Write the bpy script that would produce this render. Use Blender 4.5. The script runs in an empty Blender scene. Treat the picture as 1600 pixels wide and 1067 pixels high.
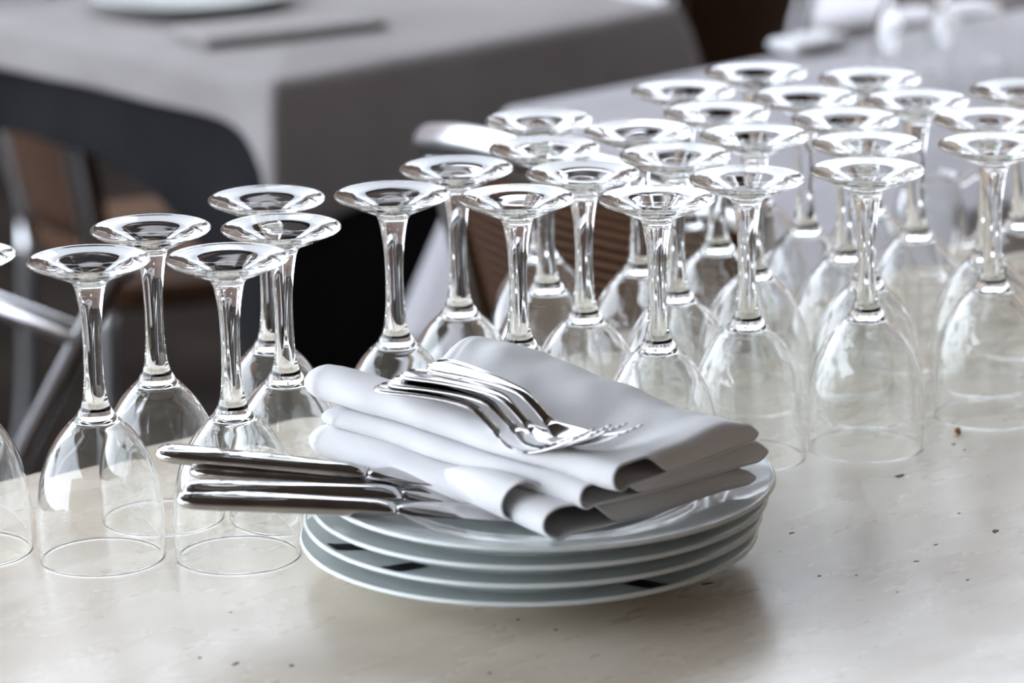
import bpy, bmesh, math, random
from mathutils import Vector, Matrix, noise

random.seed(4)
S = bpy.context.scene
COL = S.collection

# ------------------------------------------------------------------ camera
TZ = 0.75                                   # table height above the floor
CAM_H, PITCH, ROLL, FPX = 0.7054, 0.26848, 0.01768, 6160.0
cd = bpy.data.cameras.new('camera')
cd.sensor_fit = 'HORIZONTAL'; cd.sensor_width = 36.0; cd.lens = FPX / 1600 * 36.0
cd.clip_start = 0.05; cd.clip_end = 200
cam = bpy.data.objects.new('camera', cd); COL.objects.link(cam)
cam.matrix_world = (Matrix.Translation((0, 0, TZ + CAM_H)) @ Matrix.Rotation(math.pi / 2 - PITCH, 4, 'X')
                    @ Matrix.Rotation(-ROLL, 4, 'Z'))
S.camera = cam
cd.dof.use_dof = True; cd.dof.focus_distance = 2.24; cd.dof.aperture_fstop = 5.8

def at(px, py, z):
    """world point seen at a photo pixel, at height z above the table top"""
    d = cam.matrix_world.to_3x3() @ Vector(((px - 800) / FPX, -(py - 533.5) / FPX, -1))
    o = cam.matrix_world.translation
    t = (TZ + z - o.z) / d.z
    return o + d * t

# ------------------------------------------------------------------ world, light, exposure
w = bpy.data.worlds.new('overcast_sky'); S.world = w; w.use_nodes = True
bg = w.node_tree.nodes['Background']
bg.inputs['Color'].default_value = (0.82, 0.89, 1.0, 1); bg.inputs['Strength'].default_value = 9.0
S.view_settings.view_transform = 'Standard'; S.view_settings.look = 'None'
S.view_settings.exposure = -0.6; S.view_settings.gamma = 1.0
S.view_settings.use_curve_mapping = False
cy = S.cycles
cy.max_bounces = 28; cy.transmission_bounces = 26; cy.glossy_bounces = 10; cy.diffuse_bounces = 5
cy.transparent_max_bounces = 16; cy.caustics_reflective = True; cy.caustics_refractive = True
cy.blur_glossy = 0.0; cy.sample_clamp_indirect = 20.0; cy.use_denoising = True

# ------------------------------------------------------------------ materials
def mat(name, color, rough=0.5, metal=0.0, **kw):
    m = bpy.data.materials.new(name); m.use_nodes = True
    b = m.node_tree.nodes['Principled BSDF']
    b.inputs['Base Color'].default_value = (*color, 1)
    b.inputs['Roughness'].default_value = rough; b.inputs['Metallic'].default_value = metal
    for k, v in kw.items():
        b.inputs[k.replace('_', ' ')].default_value = v
    return m

def nd(m, t, **kw):
    n = m.node_tree.nodes.new(t)
    for k, v in kw.items(): setattr(n, k, v)
    return n

def add_noise(m, scale, c0, c1, detail=4, coord='Object', lo=0.35, hi=0.65, stretch=(1, 1, 1)):
    nt = m.node_tree; L = nt.links
    tc = nd(m, 'ShaderNodeTexCoord'); mp = nd(m, 'ShaderNodeMapping'); mp.inputs['Scale'].default_value = stretch
    nz = nd(m, 'ShaderNodeTexNoise'); nz.inputs['Scale'].default_value = scale; nz.inputs['Detail'].default_value = detail
    cr = nd(m, 'ShaderNodeValToRGB')
    cr.color_ramp.elements[0].position = lo; cr.color_ramp.elements[0].color = (*c0, 1)
    cr.color_ramp.elements[1].position = hi; cr.color_ramp.elements[1].color = (*c1, 1)
    L.new(tc.outputs[coord], mp.inputs['Vector']); L.new(mp.outputs['Vector'], nz.inputs['Vector'])
    L.new(nz.outputs['Fac'], cr.inputs['Fac']); L.new(cr.outputs['Color'], nt.nodes['Principled BSDF'].inputs['Base Color'])
    return mp, nz

def add_bump(m, tex_out, strength, dist):
    bp = nd(m, 'ShaderNodeBump'); bp.inputs['Strength'].default_value = strength; bp.inputs['Distance'].default_value = dist
    m.node_tree.links.new(tex_out, bp.inputs['Height'])
    m.node_tree.links.new(bp.outputs['Normal'], m.node_tree.nodes['Principled BSDF'].inputs['Normal'])
    return bp

def glass_mat(name, col=(0.997, 1.0, 0.998)):
    m = bpy.data.materials.new(name); m.use_nodes = True; nt = m.node_tree
    nt.nodes.remove(nt.nodes['Principled BSDF'])
    g = nt.nodes.new('ShaderNodeBsdfGlass'); g.inputs['Color'].default_value = (*col, 1)
    g.inputs['Roughness'].default_value = 0.0; g.inputs['IOR'].default_value = 1.5
    nt.links.new(g.outputs[0], nt.nodes['Material Output'].inputs['Surface'])
    return m

M = {}
M['glass'] = glass_mat('clear_glass')
M['porcelain'] = mat('white_porcelain', (0.62, 0.665, 0.655), 0.06, Specular_IOR_Level=0.6)
M['stripe'] = mat('black_glaze', (0.004, 0.003, 0.006), 0.5, Specular_IOR_Level=0.05)
M['steel'] = mat('polished_steel', (0.55, 0.54, 0.53), 0.10, 1.0)
mp, nz = add_noise(M['steel'], 60, (0.42, 0.415, 0.41), (0.52, 0.51, 0.505))
M['tube'] = mat('brushed_aluminium', (0.62, 0.62, 0.63), 0.28, 1.0)

# painted cream table: uneven paint, thin stains, gloss that varies
m = M['paint'] = mat('cream_paint', (0.6, 0.53, 0.42), 0.28)
mp, nz = add_noise(m, 9, (0.50, 0.43, 0.335), (0.59, 0.53, 0.44), detail=9, lo=0.33, hi=0.66, stretch=(1, 2.2, 1))
n2 = nd(m, 'ShaderNodeTexNoise'); n2.inputs['Scale'].default_value = 14; n2.inputs['Detail'].default_value = 6
m.node_tree.links.new(mp.outputs['Vector'], n2.inputs['Vector'])
r2 = nd(m, 'ShaderNodeMapRange'); r2.inputs['From Min'].default_value = 0.3; r2.inputs['From Max'].default_value = 0.7
r2.inputs['To Min'].default_value = 0.23; r2.inputs['To Max'].default_value = 0.33
m.node_tree.links.new(n2.outputs['Fac'], r2.inputs['Value'])
m.node_tree.links.new(r2.outputs['Result'], m.node_tree.nodes['Principled BSDF'].inputs['Roughness'])
n3 = nd(m, 'ShaderNodeTexNoise'); n3.inputs['Scale'].default_value = 55; n3.inputs['Detail'].default_value = 8
m.node_tree.links.new(mp.outputs['Vector'], n3.inputs['Vector'])
add_bump(m, n3.outputs['Fac'], 0.14, 0.0010)

def cloth_mat(name, c0, c1, weave=900.0, sheen=0.0):
    m = mat(name, c1, 0.9, Sheen_Weight=sheen, Sheen_Roughness=0.5, Specular_IOR_Level=0.15)
    add_noise(m, 12, c0, c1, detail=3)
    tc = nd(m, 'ShaderNodeTexCoord')
    wv = nd(m, 'ShaderNodeTexNoise'); wv.inputs['Scale'].default_value = weave; wv.inputs['Detail'].default_value = 2
    m.node_tree.links.new(tc.outputs['Object'], wv.inputs['Vector'])
    add_bump(m, wv.outputs['Fac'], 0.25, 0.0006)
    return m
M['napkin'] = cloth_mat('white_cotton', (0.68, 0.68, 0.69), (0.72, 0.72, 0.73), sheen=0.12)
M['cloth_grey'] = cloth_mat('grey_linen', (0.26, 0.24, 0.235), (0.29, 0.27, 0.265))
M['cloth_white'] = cloth_mat('pale_linen', (0.36, 0.345, 0.36), (0.40, 0.385, 0.40))
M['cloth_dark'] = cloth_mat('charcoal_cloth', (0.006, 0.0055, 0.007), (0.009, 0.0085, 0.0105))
m = M['wicker'] = mat('brown_wicker', (0.12, 0.06, 0.03), 0.7, Specular_IOR_Level=0.1)
tc = nd(m, 'ShaderNodeTexCoord'); wv = nd(m, 'ShaderNodeTexWave', bands_direction='Z'); wv.inputs['Scale'].default_value = 38
wv.inputs['Distortion'].default_value = 1.5
cr = nd(m, 'ShaderNodeValToRGB'); cr.color_ramp.elements[0].color = (0.028, 0.012, 0.006, 1); cr.color_ramp.elements[1].color = (0.085, 0.040, 0.019, 1)
m.node_tree.links.new(tc.outputs['Object'], wv.inputs['Vector']); m.node_tree.links.new(wv.outputs['Fac'], cr.inputs['Fac'])
m.node_tree.links.new(cr.outputs['Color'], m.node_tree.nodes['Principled BSDF'].inputs['Base Color'])
add_bump(m, wv.outputs['Fac'], 0.8, 0.004)
M['dark_wood'] = mat('dark_wood', (0.05, 0.032, 0.022), 0.6, Specular_IOR_Level=0.2); add_noise(M['dark_wood'], 14, (0.035, 0.022, 0.015), (0.07, 0.045, 0.03), stretch=(1, 8, 1))
M['floor'] = mat('dark_floor', (0.03, 0.025, 0.021), 0.9, Specular_IOR_Level=0.0); add_noise(M['floor'], 5, (0.009, 0.007, 0.006), (0.016, 0.013, 0.011))
M['plaster'] = mat('unseen_wall_ochre', (0.15, 0.105, 0.075), 0.9); add_noise(M['plaster'], 2, (0.24, 0.18, 0.135), (0.30, 0.23, 0.175))  # unseen walls; tone set for warm bounce onto the napkins' front faces
M['added_awning'] = mat('added_awning_canvas', (0.16, 0.12, 0.09), 0.9); add_noise(M['added_awning'], 3, (0.17, 0.13, 0.10), (0.21, 0.16, 0.125))  # brown of the unseen canopy, darkened for the glass foot reflections
M['brick'] = mat('unseen_wall_dark', (0.10, 0.065, 0.05), 0.9); add_noise(M['brick'], 2, (0.07, 0.045, 0.035), (0.13, 0.085, 0.065))  # tone of the unseen back wall, dark in reflections
M['crumb'] = mat('bread_crust', (0.45, 0.19, 0.06), 0.8); add_noise(M['crumb'], 300, (0.3, 0.11, 0.03), (0.55, 0.27, 0.10))
M['chip'] = mat('bare_dark_wood', (0.05, 0.035, 0.03), 0.7)

# ------------------------------------------------------------------ helpers
def link(name, me, material=None, parent=None, smooth=True):
    o = bpy.data.objects.new(name, me); COL.objects.link(o)
    if material and not me.materials: me.materials.append(material)
    if parent: o.parent = parent
    if smooth:
        for p in me.polygons: p.use_smooth = True
    return o

def from_py(name, v, f):
    me = bpy.data.meshes.new(name); me.from_pydata([tuple(a) for a in v], [], f); me.update(); return me

def empty(name, loc=(0, 0, 0), rz=0.0):
    o = bpy.data.objects.new(name, None); COL.objects.link(o); o.empty_display_size = 0.05
    o.location = loc; o.rotation_euler = (0, 0, rz); return o

def tag(o, label=None, cat=None, group=None, kind=None):
    for k, v in (('label', label), ('category', cat), ('group', group), ('kind', kind)):
        if v: o[k] = v
    return o

def box_mesh(name, x0, x1, y0, y1, z0, z1, bevel=0.0, seg=3):
    bm = bmesh.new(); bmesh.ops.create_cube(bm, size=1)
    for v in bm.verts:
        v.co = Vector((x0 if v.co.x < 0 else x1, y0 if v.co.y < 0 else y1, z0 if v.co.z < 0 else z1))
    if bevel: bmesh.ops.bevel(bm, geom=bm.edges[:], offset=bevel, segments=seg, affect='EDGES', profile=0.5)
    me = bpy.data.meshes.new(name); bm.to_mesh(me); bm.free(); return me

def catmull(pts, n):
    """dense Catmull-Rom sampling of 2D/3D points, n steps per span"""
    P = [Vector(p) for p in pts]; out = []
    P = [P[0] * 2 - P[1]] + P + [P[-1] * 2 - P[-2]]
    for i in range(1, len(P) - 2):
        a, b, c, d = P[i - 1], P[i], P[i + 1], P[i + 2]
        for k in range(n):
            t = k / n
            out.append(0.5 * ((2 * b) + (c - a) * t + (2 * a - 5 * b + 4 * c - d) * t * t + (3 * b - a - 3 * c + d) * t ** 3))
    out.append(P[-2]); return out

def revolve(name, prof, seg=96, custom=True, normals=None):
    """surface of revolution of (r, z) points; outward normal is (dz, -dr)"""
    n = len(prof); v = []; nr = []; rows = []
    if normals is None:
        normals = []
        for i in range(n):
            a = prof[max(i - 1, 0)]; b = prof[min(i + 1, n - 1)]
            d = Vector((b[1] - a[1], -(b[0] - a[0])));
            normals.append(d.normalized() if d.length else Vector((0, 1)))
    for i, (r, z) in enumerate(prof):
        if r < 1e-5:
            rows.append([len(v)] * seg); v.append((0, 0, z)); nr.append((0, 0, 1 if normals[i][1] > 0 else -1))
        else:
            row = []
            for j in range(seg):
                a = 2 * math.pi * j / seg
                row.append(len(v)); v.append((r * math.cos(a), r * math.sin(a), z))
                nr.append((normals[i][0] * math.cos(a), normals[i][0] * math.sin(a), normals[i][1]))
            rows.append(row)
    f = []
    for i in range(n - 1):
        for j in range(seg):
            k = (j + 1) % seg
            q = [rows[i][j], rows[i][k], rows[i + 1][k], rows[i + 1][j]]
            q2 = []
            for x in q:
                if x not in q2: q2.append(x)
            if len(q2) >= 3: f.append(q2)
    me = from_py(name, v, f)
    for p in me.polygons: p.use_smooth = True
    if custom: me.normals_split_custom_set_from_vertices(nr)
    return me

def grid_mesh(name, rows, closed=False, cap=False):
    """rows: list of equal-length lists of points"""
    n = len(rows[0]); v = [p for r in rows for p in r]; f = []
    for i in range(len(rows) - 1):
        for j in range(n if closed else n - 1):
            k = (j + 1) % n
            f.append((i * n + j, i * n + k, (i + 1) * n + k, (i + 1) * n + j))
    if cap:
        f.append(tuple(range(n - 1, -1, -1))); b = (len(rows) - 1) * n; f.append(tuple(range(b, b + n)))
    me = from_py(name, v, f)
    bm = bmesh.new(); bm.from_mesh(me); bmesh.ops.recalc_face_normals(bm, faces=bm.faces[:]); bm.to_mesh(me); bm.free()
    return me

def tube_mesh(name, pts, r, seg=12, n=6):
    P = catmull(pts, n) if len(pts) > 2 else [Vector(p) for p in pts]
    rows = []; up = Vector((0, 0, 1))
    for i, p in enumerate(P):
        t = (P[min(i + 1, len(P) - 1)] - P[max(i - 1, 0)]).normalized()
        a = t.cross(up)
        if a.length < 1e-3: a = t.cross(Vector((1, 0, 0)))
        a.normalize(); b = a.cross(t)
        rows.append([p + (a * math.cos(2 * math.pi * j / seg) + b * math.sin(2 * math.pi * j / seg)) * r for j in range(seg)])
    return grid_mesh(name, rows, closed=True, cap=True)

def smooth01(a, b, x):
    t = min(1.0, max(0.0, (x - a) / (b - a))); return t * t * (3 - 2 * t)

def copy_tree(o, parent=None):
    c = o.copy(); COL.objects.link(c); c.parent = parent
    for ch in o.children: copy_tree(ch, c)
    return c

# ------------------------------------------------------------------ setting: floor; added out of view to shape the light: walls, awning
def structure(name, me, m):
    o = link(name, me, m, smooth=False); o['kind'] = 'structure'; return o
structure('floor', box_mesh('floor', -7, 4.2, -3.2, 9, -0.1, 0.0), M['floor'])
structure('unseen_wall_right', box_mesh('unseen_wall_right', 2.6, 2.8, -3.2, 9, 0, 3.4), M['plaster'])  # unseen wall, added to block sky light from the right
structure('unseen_wall_front', box_mesh('unseen_wall_front', -7, 2.6, -3.2, -3.0, 0, 3.4), M['plaster'])  # unseen wall behind the camera, added to block sky and bounce warm light
structure('unseen_wall_back', box_mesh('unseen_wall_back', -7, 2.6, 9.0, 9.2, 0, 3.35), M['brick'])  # unseen, added to cut off low sky; height set by the foot reflections
structure('unseen_canopy', box_mesh('unseen_canopy', -2.5, 2.6, -3.0, 4.7, 2.95, 3.0), M['added_awning'])  # unseen canopy, added to block overhead light; its edges set the sky opening

# ------------------------------------------------------------------ tables
ANG = math.radians(40.0)
EX, EY = Vector((math.cos(ANG), math.sin(ANG), 0)), Vector((-math.sin(ANG), math.cos(ANG), 0))

def make_table(name, corner, x0, x1, y0, y1, topm, legm, thick=0.035, leg=0.06, bevel=0.006, ang=ANG, drop=0.0):
    """table in a frame whose x axis runs along `ang`; corner is the local origin, top at TZ - drop"""
    t = empty(name, (corner.x, corner.y, 0), ang)
    z1 = TZ - drop
    link('table_top', box_mesh('table_top', x0, x1, y0, y1, z1 - thick, z1, bevel), topm, t)
    for sx in (0, 1):
        for sy in (0, 1):
            lx = x0 + 0.05 if sx == 0 else x1 - 0.05 - leg
            ly = y0 + 0.05 if sy == 0 else y1 - 0.05 - leg
            link('leg', box_mesh('leg', lx, lx + leg, ly, ly + leg, 0, z1 - thick, 0.004), legm, t, False)
    for (a, b, c, d) in ((x0 + .12, x1 - .12, y0 + .06, y0 + .08), (x0 + .12, x1 - .12, y1 - .08, y1 - .06),
                         (x0 + .06, x0 + .08, y0 + .12, y1 - .12), (x1 - .08, x1 - .06, y0 + .12, y1 - .12)):
        link('apron', box_mesh('apron', a, b, c, d, z1 - thick - 0.08, z1 - thick), legm, t, False)
    return t

P1 = at(55, 735, 0)
A = make_table('painted_table', P1, -0.75, 1.55, -0.98, 0.0, M['paint'], M['dark_wood'], leg=0.07)
tag(A, 'cream painted table in front carrying the plates and upturned glasses', 'table')

def tablecloth(name, corner, ang, x0, x1, y0, y1, drops, material, flare=0.10, corner_extra=0.05, waves=0.012, gap=0.0025, parent=None, seedv=0.0, top=True, drop0=0.0):
    """cloth over a rectangle: flat top plus a hanging skirt with fluted corners. drops: (y0 side, x1 side, y1 side, x0 side)"""
    per = []; N = 46; rc = 0.012
    sides = [((x0, y0), (x1, y0), (0, -1), drops[0]), ((x1, y0), (x1, y1), (1, 0), drops[1]),
             ((x1, y1), (x0, y1), (0, 1), drops[2]), ((x0, y1), (x0, y0), (-1, 0), drops[3])]
    for k, (a, b, nrm, d) in enumerate(sides):
        dn = sides[(k + 1) % 4][3]; dp = sides[k - 1][3]
        ln = math.dist(a, b); n2 = sides[(k + 1) % 4][2]; n0 = sides[k - 1][2]
        for i in range(N):
            t = i / N
            p = (a[0] + (b[0] - a[0]) * t, a[1] + (b[1] - a[1]) * t)
            da, db = t * ln, (1 - t) * ln
            dec = 0.07 if d > 0.08 else 0.02
            ca, cb = math.exp(-da / dec), math.exp(-db / dec)
            nx = nrm[0] + n0[0] * ca * (1 if da > 0 else 1); ny = nrm[1] + n0[1] * ca
            nx += n2[0] * cb; ny += n2[1] * cb
            l = math.hypot(nx, ny) or 1
            dd = d * (1 - 0.5 * (ca + cb)) + 0.5 * (ca * max(d, dp) + cb * max(d, dn)) + corner_extra * (ca + cb)
            per.append((p, (nx / l, ny / l), dd, max(ca, cb), k * 3 + t * ln))
    rows = []; J = 14
    z0 = TZ + gap - drop0
    for (p, nn, dd, c, s) in per:
        r = []
        r.append(Vector((p[0] - nn[0] * rc, p[1] - nn[1] * rc, z0)))
        for q in (30, 60, 90):
            a = math.radians(q)
            r.append(Vector((p[0] - nn[0] * rc + nn[0] * rc * 1.35 * math.sin(a), p[1] - nn[1] * rc + nn[1] * rc * 1.35 * math.sin(a), z0 - rc * (1 - math.cos(a)))))
        for j in range(1, J + 1):
            t = j / J
            out = rc * 0.35 + flare * c * t ** 0.8 * min(1.0, dd / 0.2) + waves * t * (0.6 + noise.noise((s * 9 + seedv, t * .6, 1.3)) * 1.6)
            out = max(out, 0.004)
            r.append(Vector((p[0] + nn[0] * out, p[1] + nn[1] * out, z0 - rc - dd * t)))
        rows.append(r)
    rows.append(rows[0][:])
    me = grid_mesh(name, rows)
    if top:
        bm = bmesh.new(); bm.from_mesh(me)
        bmesh.ops.remove_doubles(bm, verts=bm.verts[:], dist=1e-6)
        ed = [e for e in bm.edges if e.is_boundary and all(abs(v.co.z - z0) < 1e-5 for v in e.verts)]
        bmesh.ops.contextual_create(bm, geom=ed)
        bmesh.ops.recalc_face_normals(bm, faces=bm.faces[:])
        bm.to_mesh(me); bm.free()
    o = link(name, me, material, parent)
    if parent is None:
        o.location = (corner.x, corner.y, 0); o.rotation_euler = (0, 0, ang)
    sm = o.modifiers.new('thickness', 'SOLIDIFY'); sm.thickness = 0.0018; sm.offset = 0
    return o

# background table on the left, its near corner towards the camera
P5 = at(430, 130, 0.003); ANG_B = math.radians(42)
B = empty('dining_table', (P5.x, P5.y, 0), ANG_B)
link('table_top', box_mesh('table_top', 0.012, 0.49, 0.012, 0.54, TZ - 0.035, TZ, 0.006), M['dark_wood'], B)
link('column', tube_mesh('column', [(0.25, 0.27, 0.03), (0.25, 0.27, TZ - 0.035)], 0.035, 20), M['tube'], B)
pb0 = revolve('base', [(0.0, 0.0), (0.12, 0.0), (0.125, 0.004), (0.122, 0.012), (0.06, 0.028), (0.035, 0.035), (0.0, 0.035)], 48); pb0.materials.append(M['tube'])
link('base', pb0, None, B, False).location = (0.25, 0.27, 0)
tag(B, 'dark wooden table under the grey tablecloth behind the left glasses', 'table')
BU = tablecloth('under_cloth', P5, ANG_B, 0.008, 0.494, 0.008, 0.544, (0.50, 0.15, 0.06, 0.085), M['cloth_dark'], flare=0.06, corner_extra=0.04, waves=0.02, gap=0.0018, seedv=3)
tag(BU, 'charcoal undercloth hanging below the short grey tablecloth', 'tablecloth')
BC = tablecloth('tablecloth', P5, ANG_B, 0.0, 0.502, 0.0, 0.552, (0.105, 0.1, 0.06, 0.030), M['cloth_grey'], flare=0.05, corner_extra=0.03, waves=0.006, gap=0.0045)
tag(BC, 'short grey tablecloth on the table at upper left', 'tablecloth')

# pale table behind the glasses on the right
P3 = at(790, 165, 0.003)
Ct = make_table('square_table', P3, 0.012, 1.25, -0.53, -0.012, M['dark_wood'], M['dark_wood'])
tag(Ct, 'dark wooden table under the pale cloth behind the right glasses', 'table')
CC = tablecloth('tablecloth', P3, ANG, 0.0, 1.262, -0.542, 0.0, (0.10, 0.1, 0.10, 0.17), M['cloth_white'], flare=0.10, corner_extra=0.03, waves=0.010, seedv=8)
tag(CC, 'pale lilac-white tablecloth hanging behind the right rows of glasses', 'tablecloth')

# low bench with a pale cushion, far behind at top right
PD = at(1215, 48, -0.30)
bench = empty('cushioned_bench', (PD.x, PD.y, 0), ANG)
link('frame', box_mesh('frame', 0.0, 1.5, 0.0, 0.5, 0.33, 0.385, 0.01), M['dark_wood'], bench)
link('cushion', box_mesh('cushion', 0.0, 1.5, 0.0, 0.5, 0.385, 0.45, 0.02), M['cloth_white'], bench)
for lx in (0.05, 1.39):
    for ly in (0.04, 0.40): link('leg', box_mesh('leg', lx, lx + 0.06, ly, ly + 0.06, 0, 0.33), M['dark_wood'], bench, False)
tag(bench, 'low bench with pale cushion, blurred at the top edge', 'bench')

# ------------------------------------------------------------------ chairs
def make_chair(name, loc, rz, label, W=0.213, arms=True, top=0.853):
    """chair facing local +x, seat centre at the origin"""
    c = empty(name, loc, rz)
    s = 0.21
    rows = []
    for i in range(13):
        a = -1 + 2 * i / 12
        rows.append([Vector((0.20 * a, W * 0.93 * b * (1 - 0.06 * a * a), 0.445 - 0.012 * (1 - a * a) * (1 - b * b))) for b in [-1 + 2 * j / 12 for j in range(13)]])
    st = link('seat', grid_mesh('seat', rows), M['wicker'], c)
    st.modifiers.new('thickness', 'SOLIDIFY').thickness = 0.022
    rows = []
    k = W / 0.213; hb = top - 0.853
    for i in range(13):
        t = i / 12
        rows.append([Vector((-0.20 - 0.07 * t - 0.03 * (1 - b * b), k * (0.140 + 0.062 * t) * b, 0.48 + (0.345 + hb) * t)) for b in [-1 + 2 * j / 14 for j in range(15)]])
    bk = link('backrest', grid_mesh('backrest', rows), M['wicker'], c)
    bk.modifiers.new('thickness', 'SOLIDIFY').thickness = 0.02
    for y in (-1, 1):
        y *= k
        link('leg', tube_mesh('leg', [(0.20, 0.19 * y, 0.44), (0.205, 0.20 * y, 0.25), (0.22, 0.21 * y, 0.0)], 0.011), M['tube'], c)
        link('leg', tube_mesh('leg', [(-0.20, 0.17 * y, 0.44), (-0.21, 0.18 * y, 0.22), (-0.25, 0.20 * y, 0.0)], 0.011), M['tube'], c)
        link('back_post', tube_mesh('back_post', [(-0.20, 0.15 * y, 0.42), (-0.235, 0.175 * y, 0.62), (-0.275, 0.210 * y, 0.84 + hb)], 0.009), M['tube'], c)
        link('seat_rail', tube_mesh('seat_rail', [(-0.20, 0.17 * y, 0.425), (0.20, 0.19 * y, 0.425)], 0.010), M['tube'], c)
        if arms:
            link('arm_rest', tube_mesh('arm_rest', [(-0.24, 0.19 * y, 0.64), (-0.05, 0.225 * y, 0.648), (0.13, 0.225 * y, 0.645), (0.195, 0.218 * y, 0.60), (0.20, 0.19 * y, 0.43)], 0.011), M['tube'], c)
    link('top_rail', tube_mesh('top_rail', [(-0.275, -0.213 * k, 0.835 + hb), (-0.30, -0.12 * k, 0.85 + hb), (-0.307, 0, 0.853 + hb), (-0.30, 0.12 * k, 0.85 + hb), (-0.275, 0.213 * k, 0.835 + hb)], 0.013), M['tube'], c)
    tag(c, label, 'chair', 'wicker chairs between the tables')
    return c

# chair with its back to the camera, drawn up to the pale table
rw = at(672, 210, 0.09); c_, s_ = math.cos(ANG), math.sin(ANG); lx, ly = -0.275, 0.175
make_chair('wicker_chair', (rw.x - (c_ * lx - s_ * ly), rw.y - (s_ * lx + c_ * ly), 0), ANG,
           'brown wicker chair with bright metal top rail, behind the middle glasses', W=0.175, arms=False)
make_chair('wicker_chair', (-0.285, 4.14, 0), math.radians(20), 'brown wicker chair seen under the grey tablecloth at the left edge', arms=False)
make_chair('wicker_chair', (0.07, 4.58, 0), math.radians(150), 'dark wicker chair at the top edge, between the grey and pale cloths')

# folding metal chair, pulled out from the painted table; only its side reaches into the frame
def at_plane(px, py, p0, n):
    d = cam.matrix_world.to_3x3() @ Vector(((px - 800) / FPX, -(py - 533.5) / FPX, -1)); o = cam.matrix_world.translation
    return o + d * ((p0 - o).dot(n) / d.dot(n))
q0 = at(130, 528, -0.09); fx = Vector((EY.x, EY.y, 0)) * -1            # facing the painted table
fc = empty('folding_chair', (q0.x, q0.y, 0)); o0 = Vector((q0.x, q0.y, 0))
pa, pb_ = at_plane(-260, 378, q0, EX), at_plane(128, 527, q0, EX)
pu, pd = at_plane(205, 415, q0, EX), at_plane(80, 655, q0, EX)
pfoot = pu + (pd - pu) * (pu.z / max(pu.z - pd.z, 1e-3)); pfoot.z = 0.006
for k in (0, 1):
    off = EX * (-0.44 * k) - o0
    link('arm_rest', tube_mesh('arm_rest', [pa + off, pb_ + off], 0.0095), M['tube'], fc)
    link('leg', tube_mesh('leg', [pu + off, pb_ + off, pfoot + off], 0.0085), M['tube'], fc)
    rl = Vector((2 * pb_.x - pfoot.x, 2 * pb_.y - pfoot.y, 0.006)) * 0.35 + Vector((pfoot.x, pfoot.y, 0.006)) * 0.65 + fx * 0.5
    link('leg', tube_mesh('leg', [pa + (pb_ - pa) * 0.1 + off, rl + fx * -0.25 + off], 0.0085), M['tube'], fc)
link('seat', box_mesh('seat', -0.2, 0.2, -0.2, 0.2, 0.42, 0.436, 0.006), M['dark_wood'], fc).location = (EX * -0.22 - fx * 0.12)
fc.children[-1].rotation_euler = (0, 0, ANG)
tag(fc, 'folding metal tube chair at the left edge, behind the leftmost glasses', 'chair')

# ------------------------------------------------------------------ wine glasses
H = 0.1735
outer = [(0.0351, 0.0007), (0.0355, 0.005), (0.0359, 0.012), (0.0361, 0.022), (0.0357, 0.030), (0.0346, 0.039), (0.0327, 0.048), (0.0300, 0.0565),
 (0.0262, 0.0645), (0.0218, 0.0718), (0.0170, 0.0775), (0.0128, 0.0815), (0.0100, 0.0850), (0.0079, 0.0895), (0.0067, 0.0950),
 (0.0058, 0.1030), (0.00535, 0.115), (0.0054, 0.128), (0.0059, 0.139), (0.0068, 0.1475), (0.0080, 0.1545), (0.0097, 0.1597),
(0.0135, 0.1625), (0.0195, 0.1650), (0.0260, 0.1678), (0.0318, 0.1705)]
edge = [(0.0338, 0.1716), (0.03445, 0.1724), (0.03435, 0.1733), (0.0334, 0.1736)]
dish = [(0.0310, 0.17305), (0.0288, 0.17266), (0.0266, 0.17227), (0.0244, 0.17189), (0.0222, 0.17138), (0.0200, 0.17044), (0.0178, 0.16927), (0.0156, 0.16810), (0.0134, 0.16693), (0.0112, 0.16576), (0.0090, 0.16459), (0.0068, 0.16342), (0.0046, 0.16226), (0.0024, 0.16146), (0.0000, 0.16117)]
inner = [(0.0, 0.0812), (0.0045, 0.0809)]
for i in range(11, 0, -1):                             # bowl wall: an offset of the outer profile, thicker towards the stem
    (ra, za), (rb, zb_) = outer[i - 1], outer[i + 1]
    nl = math.hypot(zb_ - za, rb - ra); th = 0.0012 + 0.0008 * smooth01(0.055, 0.082, outer[i][1])
    inner.append((outer[i][0] - (zb_ - za) / nl * th, outer[i][1] + (rb - ra) / nl * th))
inner.append((0.0339, 0.0007))
lip = [(0.0342, 0.0001), (0.0347, 0.0)]
prof = inner + lip + outer + edge + dish
P = catmull([(a, b, 0) for a, b in prof], 4)
P = [(max(0.0, p.x), p.y) for p in P]
P[0] = (0.0, P[0][1]); P[-1] = (0.0, P[-1][1])
PN = []
for i in range(len(P)):
    a, b = P[max(i - 1, 0)], P[min(i + 1, len(P) - 1)]
    d = Vector((b[1] - a[1], -(b[0] - a[0]))); PN.append(d.normalized())
PN[0] = Vector((0, -1)); PN[-1] = Vector((0, 1))
i1 = 4 * (len(inner) + len(lip) + 12); i2 = 4 * (len(inner) + len(lip) + 21)
def glass_part(name, a, b): return revolve(name, P[a:b], 96, True, PN[a:b])
ME_bowl = glass_part('bowl', 0, i1 + 1); ME_stem = glass_part('stem', i1, i2 + 1); ME_foot = glass_part('foot', i2, len(P))
for me in (ME_bowl, ME_stem, ME_foot): me.materials.append(M['glass'])

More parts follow.
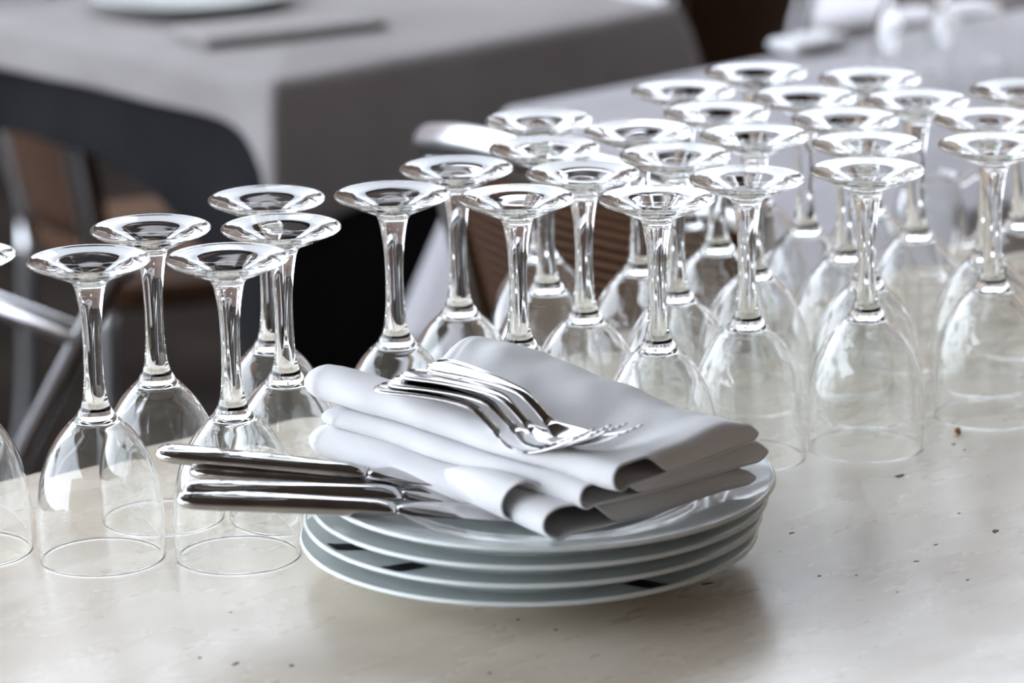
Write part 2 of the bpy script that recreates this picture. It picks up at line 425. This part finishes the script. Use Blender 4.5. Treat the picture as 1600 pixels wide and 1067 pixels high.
GL = [  # foot centre in the photo, label
    (-72, 398, 'upturned wine glass cut off by the left edge'),
    (138, 405, 'leftmost whole upturned wine glass, in front at left'),
    (235, 356, 'upturned wine glass behind the leftmost whole one, bowl touching dark background'),
    (355, 402, 'upturned wine glass standing directly behind the knife handles'),
    (438, 353, 'upturned wine glass just left of the napkin stack'),
    (417, 311, 'upturned wine glass rearmost of the left cluster'),
    (613, 303, 'upturned wine glass at left of the middle group, above the napkins'),
    (713, 262, 'upturned wine glass second from left in the middle group'),
    (808, 308, 'upturned wine glass behind the napkins, foot nearest the fork handles'),
    (911, 270, 'upturned wine glass centred above the napkins, brown wicker behind its stem'),
    (1031, 308, 'upturned wine glass behind the right end of the napkins'),
    (1162, 279, 'upturned wine glass beside the right rim of the plates'),
    (1355, 263, 'front upturned wine glass right of the plates, whole rim in view'),
    (849, 187, 'upturned wine glass with the highest foot at left of the middle group'),
    (851, 230, 'upturned wine glass right in front of the rear middle one, feet in one line'),
    (997, 203, 'upturned wine glass with wicker brown reflected in its foot, back middle'),
    (1057, 241, 'upturned wine glass directly behind the one at the right end of the napkins'),
    (1172, 211, 'upturned wine glass directly behind the one by the plate rim'),
    (1117, 174, 'upturned wine glass just in front of the leftmost one of the far row'),
    (1071, 142, 'upturned wine glass at the back, leftmost of the far row'),
    (1182, 112, 'upturned wine glass farthest back of all'),
    (1358, 122, 'upturned wine glass second farthest back, right of the farthest'),
    (1263, 150, 'upturned wine glass between the two farthest ones, one step nearer'),
    (1323, 187, 'upturned wine glass in the third row from the back at right'),
    (1434, 157, 'upturned wine glass below the blurred sparkling goblet'),
    (1353, 223, 'upturned wine glass right behind the front one with whole rim in view'),
    (1540, 185, 'upturned wine glass near the right edge, behind the rightmost front one'),
    (1553, 225, 'rightmost front upturned wine glass, by the orange crumb'),
    (1598, 140, 'upturned wine glass cut by the right edge, farthest back there'),
]
pos = [at(x, y, H) for x, y, _ in GL]
for it in range(200):                                  # keep the bowls from cutting into each other
    for i in range(len(pos)):
        for j in range(i):
            d = pos[i] - pos[j]; d.z = 0
            if d.length < 0.0732:
                d = d.normalized() * (0.0732 - d.length) * 0.5
                pos[i] += d; pos[j] -= d
for k, (x, y, lab) in enumerate(GL):
    g = empty('wine_glass', (pos[k].x, pos[k].y, TZ + 0.0002), random.uniform(0, 6.28))
    for nm, me in (('bowl', ME_bowl), ('stem', ME_stem), ('foot', ME_foot)): link(nm, me, None, g, False)
    tag(g, lab, 'wine glass', 'upturned wine glasses in rows')

# ------------------------------------------------------------------ plates
PR = 0.1275
top_p = [(0.0, 0.0102), (0.03, 0.0102), (0.055, 0.0103), (0.072, 0.0107), (0.082, 0.0122), (0.091, 0.0150), (0.103, 0.0172), (0.117, 0.0194), (0.1255, 0.0212)]
rim_p = [(0.1266, 0.0217), (0.1275, 0.0206), (0.1268, 0.0190)]
und_p = [(0.117, 0.0164), (0.103, 0.0142), (0.092, 0.0116), (0.083, 0.0078), (0.077, 0.0045), (0.0745, 0.0012), (0.0725, 0.0), (0.0705, 0.0012), (0.068, 0.0046), (0.05, 0.0052), (0.0, 0.0052)]
pp = [(max(p.x, 0), p.y) for p in catmull([(a, b, 0) for a, b in reversed(top_p + rim_p + und_p)], 4)]
pp[0] = (0.0, pp[0][1]); pp[-1] = (0.0, pp[-1][1])
ME_plate = revolve('plate', pp, 128); ME_plate.materials.append(M['porcelain'])
def top_z(r):
    for (a, b), (c, d) in zip(top_p, top_p[1:]):
        if a <= r <= c: return b + (d - b) * (r - a) / (c - a)
    return top_p[-1][1]
def stripe_mesh(ang, w, r0, r1):
    rows = []
    for i in range(9):
        r = r0 + (r1 - r0) * i / 8
        rows.append([Vector((r * math.cos(ang) - b * w * math.sin(ang), r * math.sin(ang) + b * w * math.cos(ang), top_z(r) + 0.0003)) for b in (-0.5, -0.17, 0.17, 0.5)])
    return grid_mesh('stripe', rows)
PLC = [(0.0075, 2.0925), (0.0100, 2.0915), (0.0132, 2.090), (0.0172, 2.0885)]
PLL = ['bottom white plate of the stack, resting on the table', 'white plate second from the bottom, showing two black bars',
       'white plate second from the top of the stack', 'top white plate of the stack, carrying napkins and knives']
PSTEP = 0.0106
for k, ((x, y), lab) in enumerate(zip(PLC, PLL)):
    o = link('dinner_plate', ME_plate, None, None, False); o.location = (x, y, TZ + 0.0002 + PSTEP * k)
    tag(o, lab, 'plate', 'stacked white plates')
    for a in {1: (231, 207), 0: (304,)}.get(k, ()):
        s = link('stripe', stripe_mesh(math.radians(a), 0.0125, 0.097, 0.1235), M['stripe'], o)
        s['label'] = 'black glazed bar on the rim'
PTOP = PSTEP * 3                                        # base height of the top plate above the table

# ------------------------------------------------------------------ napkins
class Frame:
    """plan frame of one napkin: o = left end of its fold, V along the fold, U across it"""
    def __init__(f, o, U, V): f.o, f.U, f.V = Vector((*o, 0)), Vector((*U, 0)).normalized(), Vector((*V, 0)).normalized()
    def world(f, u, v, z=0.0):
        p = f.o + f.U * u + f.V * v; return Vector((p.x, p.y, TZ + z))
    def uv(f, p):
        d = Vector((p[0], p[1], 0)) - f.o; det = f.U.x * f.V.y - f.V.x * f.U.y
        return (d.x * f.V.y - f.V.x * d.y) / det, (f.U.x * d.y - d.x * f.U.y) / det
FC = Frame((-0.1098, 2.1194), (0.883, 0.47), (0.695, -0.719))
FB = Frame((-0.1071, 2.1162), (0.80, 0.60), (0.74, -0.673))
FA = Frame((-0.1137, 2.1293), (0.70, 0.715), (0.742, -0.671))

def make_napkin(name, fr, zb, zt, v0, v1, U, u0, open_u, wr, seedv, nose=1.3, hem=0.012, fl=0.25):
    """a folded cloth: bottom layer, round fold along u = u0, top layer; closed softly at its ends, open at the front corner"""
    nv = 96; nb = 40; nn = 16
    rows = []
    for i in range(nv + 1):
        tv = i / nv
        row = []
        secs = [('b', 1 - (j / nb)) for j in range(nb)] + [('n', j / nn) for j in range(nn + 1)] + [('t', (j + 1) / nb) for j in range(nb)]
        for kind, t in secs:
            un = (t if kind != 'n' else 0.0)
            u = u0 + un * (U(tv) - u0)
            a, b = v0(u), v1(u)
            v = a + (b - a) * tv
            B_, T_ = zb(u, v), zt(u, v)
            hh = (T_ - B_) / 2; mid = (T_ + B_) / 2
            e = hh * 1.3
            op = 1 - smooth01(open_u, open_u + 0.02, u - u0)
            x1 = min(1.0, max(0.0, (v - (b - e)) / e)); x0 = min(1.0, max(0.0, ((a + e) - v) / e)); xu = min(1.0, max(0.0, (u - (U(tv) - e)) / e))
            k = math.sqrt(max(0.0, 1 - x1 ** 2)) * (1 - op) + op * (1.0 + fl * smooth01(b - 0.05, b, v))
            k *= math.sqrt(max(0.0, 1 - x0 ** 2)) * math.sqrt(max(0.0, 1 - xu ** 2))
            k = max(k, 0.02)
            mid -= hh * 0.82 * (1 - op) * x1 ** 3 * (1 - x0) * (1 - xu)
            top_f = 1.0
            wz = wr * noise.noise((u * 13 + seedv, v * 24, seedv)) + wr * 0.55 * noise.noise((u * 38 + v * 24, v * 44, seedv + 5))
            wz *= min(1.0, k * 1.2) * (0.35 + 0.65 * smooth01(0.05, 0.085, u))
            lat = 0.0055 * noise.noise((v * 22, seedv, 0.3)) + fl * 0.004 * smooth01(b - 0.05, b, v)
            hemd = -0.0009 * math.exp(-((v - a - hem) / 0.0014) ** 2)
            if kind == 'n':
                ph = -math.pi / 2 + math.pi * t
                uu = u - (hh * nose * math.cos(ph) * (0.35 + 0.65 * min(k, 1.0)) + lat * math.cos(ph)) + hemd * math.cos(ph)
                zz = mid + hh * k * math.sin(ph) + wz * (0.5 + 0.5 * math.sin(ph))
                row.append(fr.world(uu, v, zz))
            elif kind == 'b':
                row.append(fr.world(u, v, max(mid - hh * k, B_)))
            else:
                row.append(fr.world(u, v, mid + hh * k + wz + hemd))
        rows.append(row)
    o = link(name, grid_mesh(name, rows), M['napkin'])
    sm = o.modifiers.new('thickness', 'SOLIDIFY'); sm.thickness = 0.0016; sm.offset = 0
    ss = o.modifiers.new('smooth', 'SUBSURF'); ss.levels = 1; ss.render_levels = 1
    return o

lerp = lambda a, b, t: a + (b - a) * t
cl = lambda x, a, b: max(a, min(b, x))
# bottom napkin
VC, VB, VA = 0.184, 0.190, 0.222
zb1 = lambda u, v: lerp(0.0560, 0.0505, cl(v / VC, 0, 1)) + 0.004 * smooth01(0.06, 0.13, u)
zt1 = lambda u, v: lerp(0.0755, 0.0645, cl(v / VC, 0, 1)) + 0.0020 * noise.noise((v * 20, 3.1, u * 8)) - 0.003 * smooth01(0.02, 0.1, u)
n1 = make_napkin('napkin', FC, zb1, zt1, lambda u: -0.009 - 0.02 * smooth01(0.0, 0.1, u), lambda u: VC - 0.012 * smooth01(0.02, 0.14, u), lambda t: 0.140, 0.009, 0.014, 0.0016, 2.0)
tag(n1, 'bottom white cloth napkin of the folded stack on the plates', 'napkin', 'folded white napkins')
def lobe(parent):
    rows = []
    for i in range(31):
        t = i / 30
        v = 0.098 + 0.062 * t; r = 0.004 + 0.0090 * math.sin(min(1.0, t * 1.15) * math.pi / 2)
        if t < 0.12: r *= math.sqrt(max(0.02, t / 0.12))
        cz = 0.0680 - 0.003 * t; cu = 0.0065 - 0.003 * t
        rows.append([FC.world(cu + r * math.cos(a) * 0.95, v + 0.004 * math.sin(a), cz + r * math.sin(a) * 0.92 - 0.0015 * math.cos(a)) for a in [2 * math.pi * j / 28 for j in range(29)]])
    o = link('folded_corner', grid_mesh('folded_corner', rows), M['napkin'], parent)
    sm = o.modifiers.new('thickness', 'SOLIDIFY'); sm.thickness = 0.0016; sm.offset = 0
    ss = o.modifiers.new('smooth', 'SUBSURF'); ss.levels = 1; ss.render_levels = 1
lobe(n1)
# middle napkin
def zb2(u, v):
    return zt1(*FC.uv(FB.world(u, v))) + 0.0012
zt2 = lambda u, v: max(lerp(0.0850, 0.0765, cl(v / VB, 0, 1)) + 0.0018 * noise.noise((v * 18, 7.7, u * 8)) - 0.003 * smooth01(0.03, 0.1, u), zb2(u, v) + 0.004)
n2 = make_napkin('napkin', FB, zb2, zt2, lambda u: -0.003 - 0.014 * smooth01(0.0, 0.1, u), lambda u: VB - 0.006 * smooth01(0.02, 0.14, u), lambda t: 0.140, 0.008, 0.016, 0.0014, 7.0)
tag(n2, 'middle white cloth napkin, between the bottom one and the top one', 'napkin', 'folded white napkins')
# top napkin, with a hollow where the forks lie
def zb3(u, v):
    return zt2(*FB.uv(FA.world(u, v))) + 0.0012
def zt3(u, v):
    z = lerp(0.1060, 0.0890, smooth01(0.0, VA, v))
    z -= 0.0090 * smooth01(0.012, 0.034, u) * (1 - smooth01(0.060, 0.10, u)) * (1 - smooth01(0.175, 0.205, v))
    z += 0.003 * math.exp(-((u - 0.095) / 0.03) ** 2 - ((v - 0.05) / 0.05) ** 2)
    z -= 0.006 * smooth01(0.10, 0.135, u)
    return max(z, zb3(u, v) + 0.004)
v03 = lambda u: -0.008 + 0.042 * smooth01(0.016, 0.034, u) - 0.020 * smooth01(0.034, 0.115, u)
n3 = make_napkin('napkin', FA, zb3, zt3, v03, lambda u: VA - 0.006 * smooth01(0.02, 0.13, u), lambda t: 0.127, 0.010, 0.016, 0.0030, 11.0)
tag(n3, 'top white cloth napkin of the stack, under the forks', 'napkin', 'folded white napkins')

# ------------------------------------------------------------------ cutlery
def loft(name, sections, closed=True):
    return grid_mesh(name, sections, closed=True, cap=True)

def frame_along(a, b):
    x = (b - a); L = x.length; x.normalize(); y = Vector((0, 0, 1)).cross(x).normalized(); z = x.cross(y)
    return x, y, z, L

def knife(a, d, roll, label):
    """a: end of the handle (world), d: a point further along the axis"""
    x, y, z, _ = frame_along(a, d)
    q = Matrix.Rotation(roll, 3, x); y = q @ y; z = q @ z
    k = empty('table_knife', a)
    def ring(s, wy, wz, oz=0.0, oy=0.0, n=16, p=2.0):
        r = []
        for j in range(n):
            t = 2 * math.pi * j / n; c, s_ = math.cos(t), math.sin(t)
            r.append(x * s + y * (oy + wy * math.copysign(abs(c) ** (2 / p), c)) + z * (oz + wz * math.copysign(abs(s_) ** (2 / p), s_)))
        return r
    hs = [(0.0, .003, .0014), (0.0012, .0058, .0024), (.004, .0080, .0032), (.010, .0090, .0037), (.022, .0089, .0039), (.045, .0080, .0039), (.075, .0072, .0039), (.100, .0068, .0039), (.108, .0067, .0037), (.113, .0062, .0028), (.118, .0058, .0018)]
    link('handle', loft('handle', [ring(s, a_, b_, p=2.8) for s, a_, b_ in hs]), M['steel'], k)
    bs = [(.1178, .0058, .0016, 0), (.122, .0060, .0013, 0.0004), (.128, .0088, .0011, .001), (.142, .0096, .0010, .001), (.175, .0098, .0009, .001), (.200, .0093, .0008, .001), (.213, .0070, .0007, .0), (.218, .0035, .0006, -.003)]
    link('blade', loft('blade', [ring(s, a_, b_, oy=o_, p=1.5) for s, a_, b_, o_ in bs]), M['steel'], k)
    tag(k, label, 'knife', 'table knives under the napkins')
    return k
KN = [((245, 706, .0735), (575, 738, .0650), 8, 'table knife highest of the four, handle reaching farthest left'),
      ((298, 736, .0645), (612, 760, .0575), -6, 'table knife second from the top, just under the highest handle'),
      ((287, 766, .0660), (618, 772, .0580), 15, 'table knife third from the top, lying behind the lowest one'),
      ((277, 778, .0635), (604, 794, .0565), 10, 'lowest table knife, its handle nearest the camera')]
for (a, d, r, lab) in KN:
    knife(at(*a), at(*d), math.radians(r), lab)

def fork(E, T, lift, roll, label):
    """E handle end, T tine tips (world points on the napkin); profile in the vertical plane through them"""
    x, y, z, L = frame_along(E, T)
    q = Matrix.Rotation(roll, 3, x); y = q @ y; z = q @ z
    f = empty('dinner_fork', E + Vector((0, 0, lift)))
    k = L / 0.195
    prof_ = catmull([(0, .0000, 0), (.012, .0006, 0), (.035, .0018, 0), (.065, .0022, 0), (.088, .0010, 0), (.100, -.0025, 0), (.110, -.0075, 0), (.120, -.0120, 0), (.132, -.0145, 0), (.145, -.0150, 0), (.158, -.0135, 0), (.172, -.0095, 0), (.186, -.0040, 0), (.197, .0015, 0)], 5)
    def zc(s):
        for a_, b_ in zip(prof_, prof_[1:]):
            if a_.x <= s <= b_.x: return a_.y + (b_.y - a_.y) * (s - a_.x) / max(b_.x - a_.x, 1e-9)
        return prof_[-1].y
    def wid(s):
        W = [(0, .0035), (.0015, .0068), (.005, .0095), (.011, .0108), (.022, .0102), (.045, .0072), (.075, .0043), (.100, .0034), (.112, .0034), (.120, .0044), (.128, .0085), (.137, .0115), (.150, .0124)]
        for (a_, b_), (c_, d_) in zip(W, W[1:]):
            if a_ <= s <= c_: return b_ + (d_ - b_) * (s - a_) / (c_ - a_)
        return W[-1][1]
    def pt(s, b, h): return x * (s * k) + y * b + z * (zc(s) * 0.95 + h)
    def sect(s, n=20):
        wv, th = wid(s), 0.0013
        r = []
        bead = 0.0009 if s < 0.10 else 0.0
        cup = 0.10 if s > 0.122 else 0.0
        for j in range(n):                                      # top side, left to right
            b = -1 + 2 * j / (n - 1)
            hb = bead * math.exp(-((abs(b) - 0.84) / 0.10) ** 2)
            r.append(pt(s, wv * b, th * math.sqrt(max(0, 1 - b * b * 0.96)) + hb + cup * wv * (b * b) * 0.6))
        for j in range(n - 1, -1, -1):
            b = -1 + 2 * j / (n - 1)
            r.append(pt(s, wv * b * 0.985, -th * math.sqrt(max(0, 1 - b * b * 0.96)) + cup * wv * (b * b) * 0.6))
        return r
    ss = [0, .0006, .0015, .003, .005, .008, .011, .016, .022, .030, .040, .050, .060, .070, .080, .088, .094, .100, .105, .110, .114, .118, .122, .126, .130, .134, .138, .144, .150, .1535]
    link('handle', loft('handle', [sect(s) for s in ss if s <= .118]), M['steel'], f)
    link('head', loft('head', [sect(s) for s in ss if s >= .118]), M['steel'], f)
    for j in range(4):
        cb = -0.0094 + 0.00627 * j
        rows = []
        for i in range(15):
            s = 0.1525 + (0.197 - 0.1525) * i / 14
            wv = 0.0021 - 0.0008 * (i / 14); th = 0.0011 - 0.0003 * i / 14
            if i == 14: wv *= .45; th *= .45
            cb2 = cb * (1 - 0.06 * i / 14)
            rows.append([pt(s, cb2 + wv * math.cos(2 * math.pi * q_ / 10), 0.0004 + th * math.sin(2 * math.pi * q_ / 10)) for q_ in range(10)])
        link('tine', loft('tine', rows), M['steel'], f)
    tag(f, label, 'fork', 'forks on the top napkin')
    return f
FK = [((592, 604, .1085), (912, 680, .1000), 0.0, 0, 'dinner fork lowest and foremost of the four'),
      ((614, 600, .1090), (938, 681, .1005), 0.0022, 2, 'dinner fork second from the front, handle end beside the foremost'),
      ((634, 595, .1100), (962, 683, .1010), 0.0044, -2, 'dinner fork third from the front of the four'),
      ((678, 580, .1125), (984, 686, .1005), 0.0040, 4, 'dinner fork farthest back, its handle apart from the others')]
for (a, d, lf, r, lab) in FK:
    fork(at(*a), at(*d), lf, math.radians(r), lab)

# ------------------------------------------------------------------ things on the background tables
def background_plate(px, py, r, label):
    p = at(px, py, 0.012)
    k = r / PR
    me = revolve('plate', [(a * k, b * k * 0.55) for a, b in pp], 96); me.materials.append(M['porcelain'])
    o = link('charger_plate', me, None, None, False); o.location = (p.x, p.y, TZ + 0.012); tag(o, label, 'plate'); return o
background_plate(302, -2, 0.100, 'white plate on the grey tablecloth at upper left')

def folded_cloth(px, py, sx, sy, h, rz, label, z0=0.006, m='cloth_white'):
    p = at(px, py, 0.0)
    me = box_mesh('napkin', -sx / 2, sx / 2, -sy / 2, sy / 2, 0, h, h * 0.45, 4)
    o = link('folded_napkin', me, M[m]); o.location = (p.x, p.y, TZ + z0); o.rotation_euler = (0, 0, rz); tag(o, label, 'napkin')
    for i in (1, 2):
        f_ = link('fold', box_mesh('fold', -sx / 2 - .0015, sx / 2 + .0015, -sy / 2 - .0015, sy / 2 - 0.002, h * (i / 3) - 0.0008, h * (i / 3) + 0.0008, 0.0006, 2), M[m], o)
    return o
folded_cloth(436, 60, 0.185, 0.085, 0.009, ANG_B - 0.25, 'folded grey napkin in front of the plate at upper left', m='cloth_grey')
folded_cloth(1262, 84, 0.065, 0.04, 0.010, ANG, 'small white folded napkin on the pale cloth near the top', m='napkin')

def upright_glass(px, py, label, sc=1.0):
    p = at(px, py, 0.003)
    g = empty('goblet', (p.x, p.y, TZ + 0.0045)); g.rotation_euler = (0, 0, random.uniform(0, 6)); g.scale = (sc, sc, sc)
    for nm, me in (('bowl', ME_bowl), ('stem', ME_stem), ('foot', ME_foot)): link(nm, me, None, g, False)
    tag(g, label, 'wine glass')
upright_glass(1425, 122, 'blurred upturned goblet on the pale cloth, left of two at upper right')
upright_glass(1512, 112, 'blurred upturned goblet on the pale cloth, right of two at upper right')

# small clear jug standing behind the right rows
pj = at(1450, 425, 0.0)
jo = [(0.0, 0.0), (0.016, 0.0), (0.019, 0.003), (0.0225, 0.014), (0.0250, 0.028), (0.0255, 0.040), (0.0240, 0.052), (0.0215, 0.061), (0.0212, 0.066), (0.0225, 0.071)]
ji = [(0.0218, 0.0715), (0.0205, 0.066), (0.0207, 0.061), (0.0231, 0.052), (0.0245, 0.040), (0.0240, 0.028), (0.0214, 0.014), (0.0175, 0.006), (0.010, 0.005), (0.0, 0.005)]
jp = [(max(p.x, 0), p.y) for p in catmull([(a, b, 0) for a, b in jo + ji], 4)]
jp[0] = (0.0, 0.0); jp[-1] = (0.0, 0.005)
jug = empty('glass_jug', (pj.x, pj.y, TZ + 0.0003))
jm = revolve('body', jp, 64); jm.materials.append(M['glass']); link('body', jm, None, jug, False)
link('handle', tube_mesh('handle', [(0.0225, 0, 0.064), (0.034, 0, 0.071), (0.042, 0, 0.062), (0.041, 0, 0.040), (0.034, 0, 0.024), (0.0235, 0, 0.020)], 0.0026), M['glass'], jug)
tag(jug, 'small clear glass jug with a loop handle behind the right glasses', 'jug')

# ------------------------------------------------------------------ crumb and chips on the painted table
def fleck(px, py, l, wd, a, z=0.00012):
    p = at(px, py, 0); n = 9; v = []
    for j in range(n):
        t = 2 * math.pi * j / n; k = random.uniform(0.55, 1.1)
        v.append((l * k * math.cos(t) * math.cos(a) - wd * k * math.sin(t) * math.sin(a), l * k * math.cos(t) * math.sin(a) + wd * k * math.sin(t) * math.cos(a)))
    vv = [(x, y, 0) for x, y in v] + [(x * .8, y * .8, z) for x, y in v]
    f = [tuple(range(n, 2 * n))] + [(j, (j + 1) % n, n + (j + 1) % n, n + j) for j in range(n)]
    o = link('paint_chip', from_py('paint_chip', vv, f), M['chip'], A, False)
    o.matrix_parent_inverse = Matrix.Identity(4)
    o.location = A_inv @ Vector((p.x, p.y, TZ + 0.0001))
bpy.context.view_layer.update()
A_inv = A.matrix_world.inverted()
for a in ((1555, 830, .0045, .0018, .5), (1105, 912, .0052, .0022, -.5), (1432, 877, .0022, .0012, -.6), (1490, 694, .0025, .0016, 0), (1507, 703, .0018, .0012, 0),
          (1405, 744, .005, .0022, .1), (1236, 833, .0026, .0012, 0), (1462, 851, .002, .0006, 0), (1498, 802, .0016, .001, 0), (1512, 906, .0018, .001, 0),
          (810, 968, .0014, .0014, 0), (868, 984, .0014, .0014, 0), (312, 1028, .0012, .0014, 0), (368, 1037, .003, .0015, .3), (456, 1040, .002, .001, .3),
          (360, 957, .0012, .001, 0), (1280, 900, .0012, .0012, 0), (1338, 899, .0012, .0012, 0), (1402, 925, .0014, .0009, .3), (765, 1052, .0014, .0014, 0), (455, 1040, .0015, .002, 0)):
    fleck(*a)
bm = bmesh.new(); bmesh.ops.create_icosphere(bm, subdivisions=3, radius=0.0021)
for v in bm.verts: v.co *= 1 + 0.35 * noise.noise(v.co * 700)
me = bpy.data.meshes.new('bread_crumb'); bm.to_mesh(me); bm.free()
o = link('bread_crumb', me, M['crumb']); p = at(1497, 673, 0.0015); o.location = (p.x, p.y, TZ + 0.0018)
tag(o, 'tiny orange-brown crumb on the painted table at right', 'crumb')
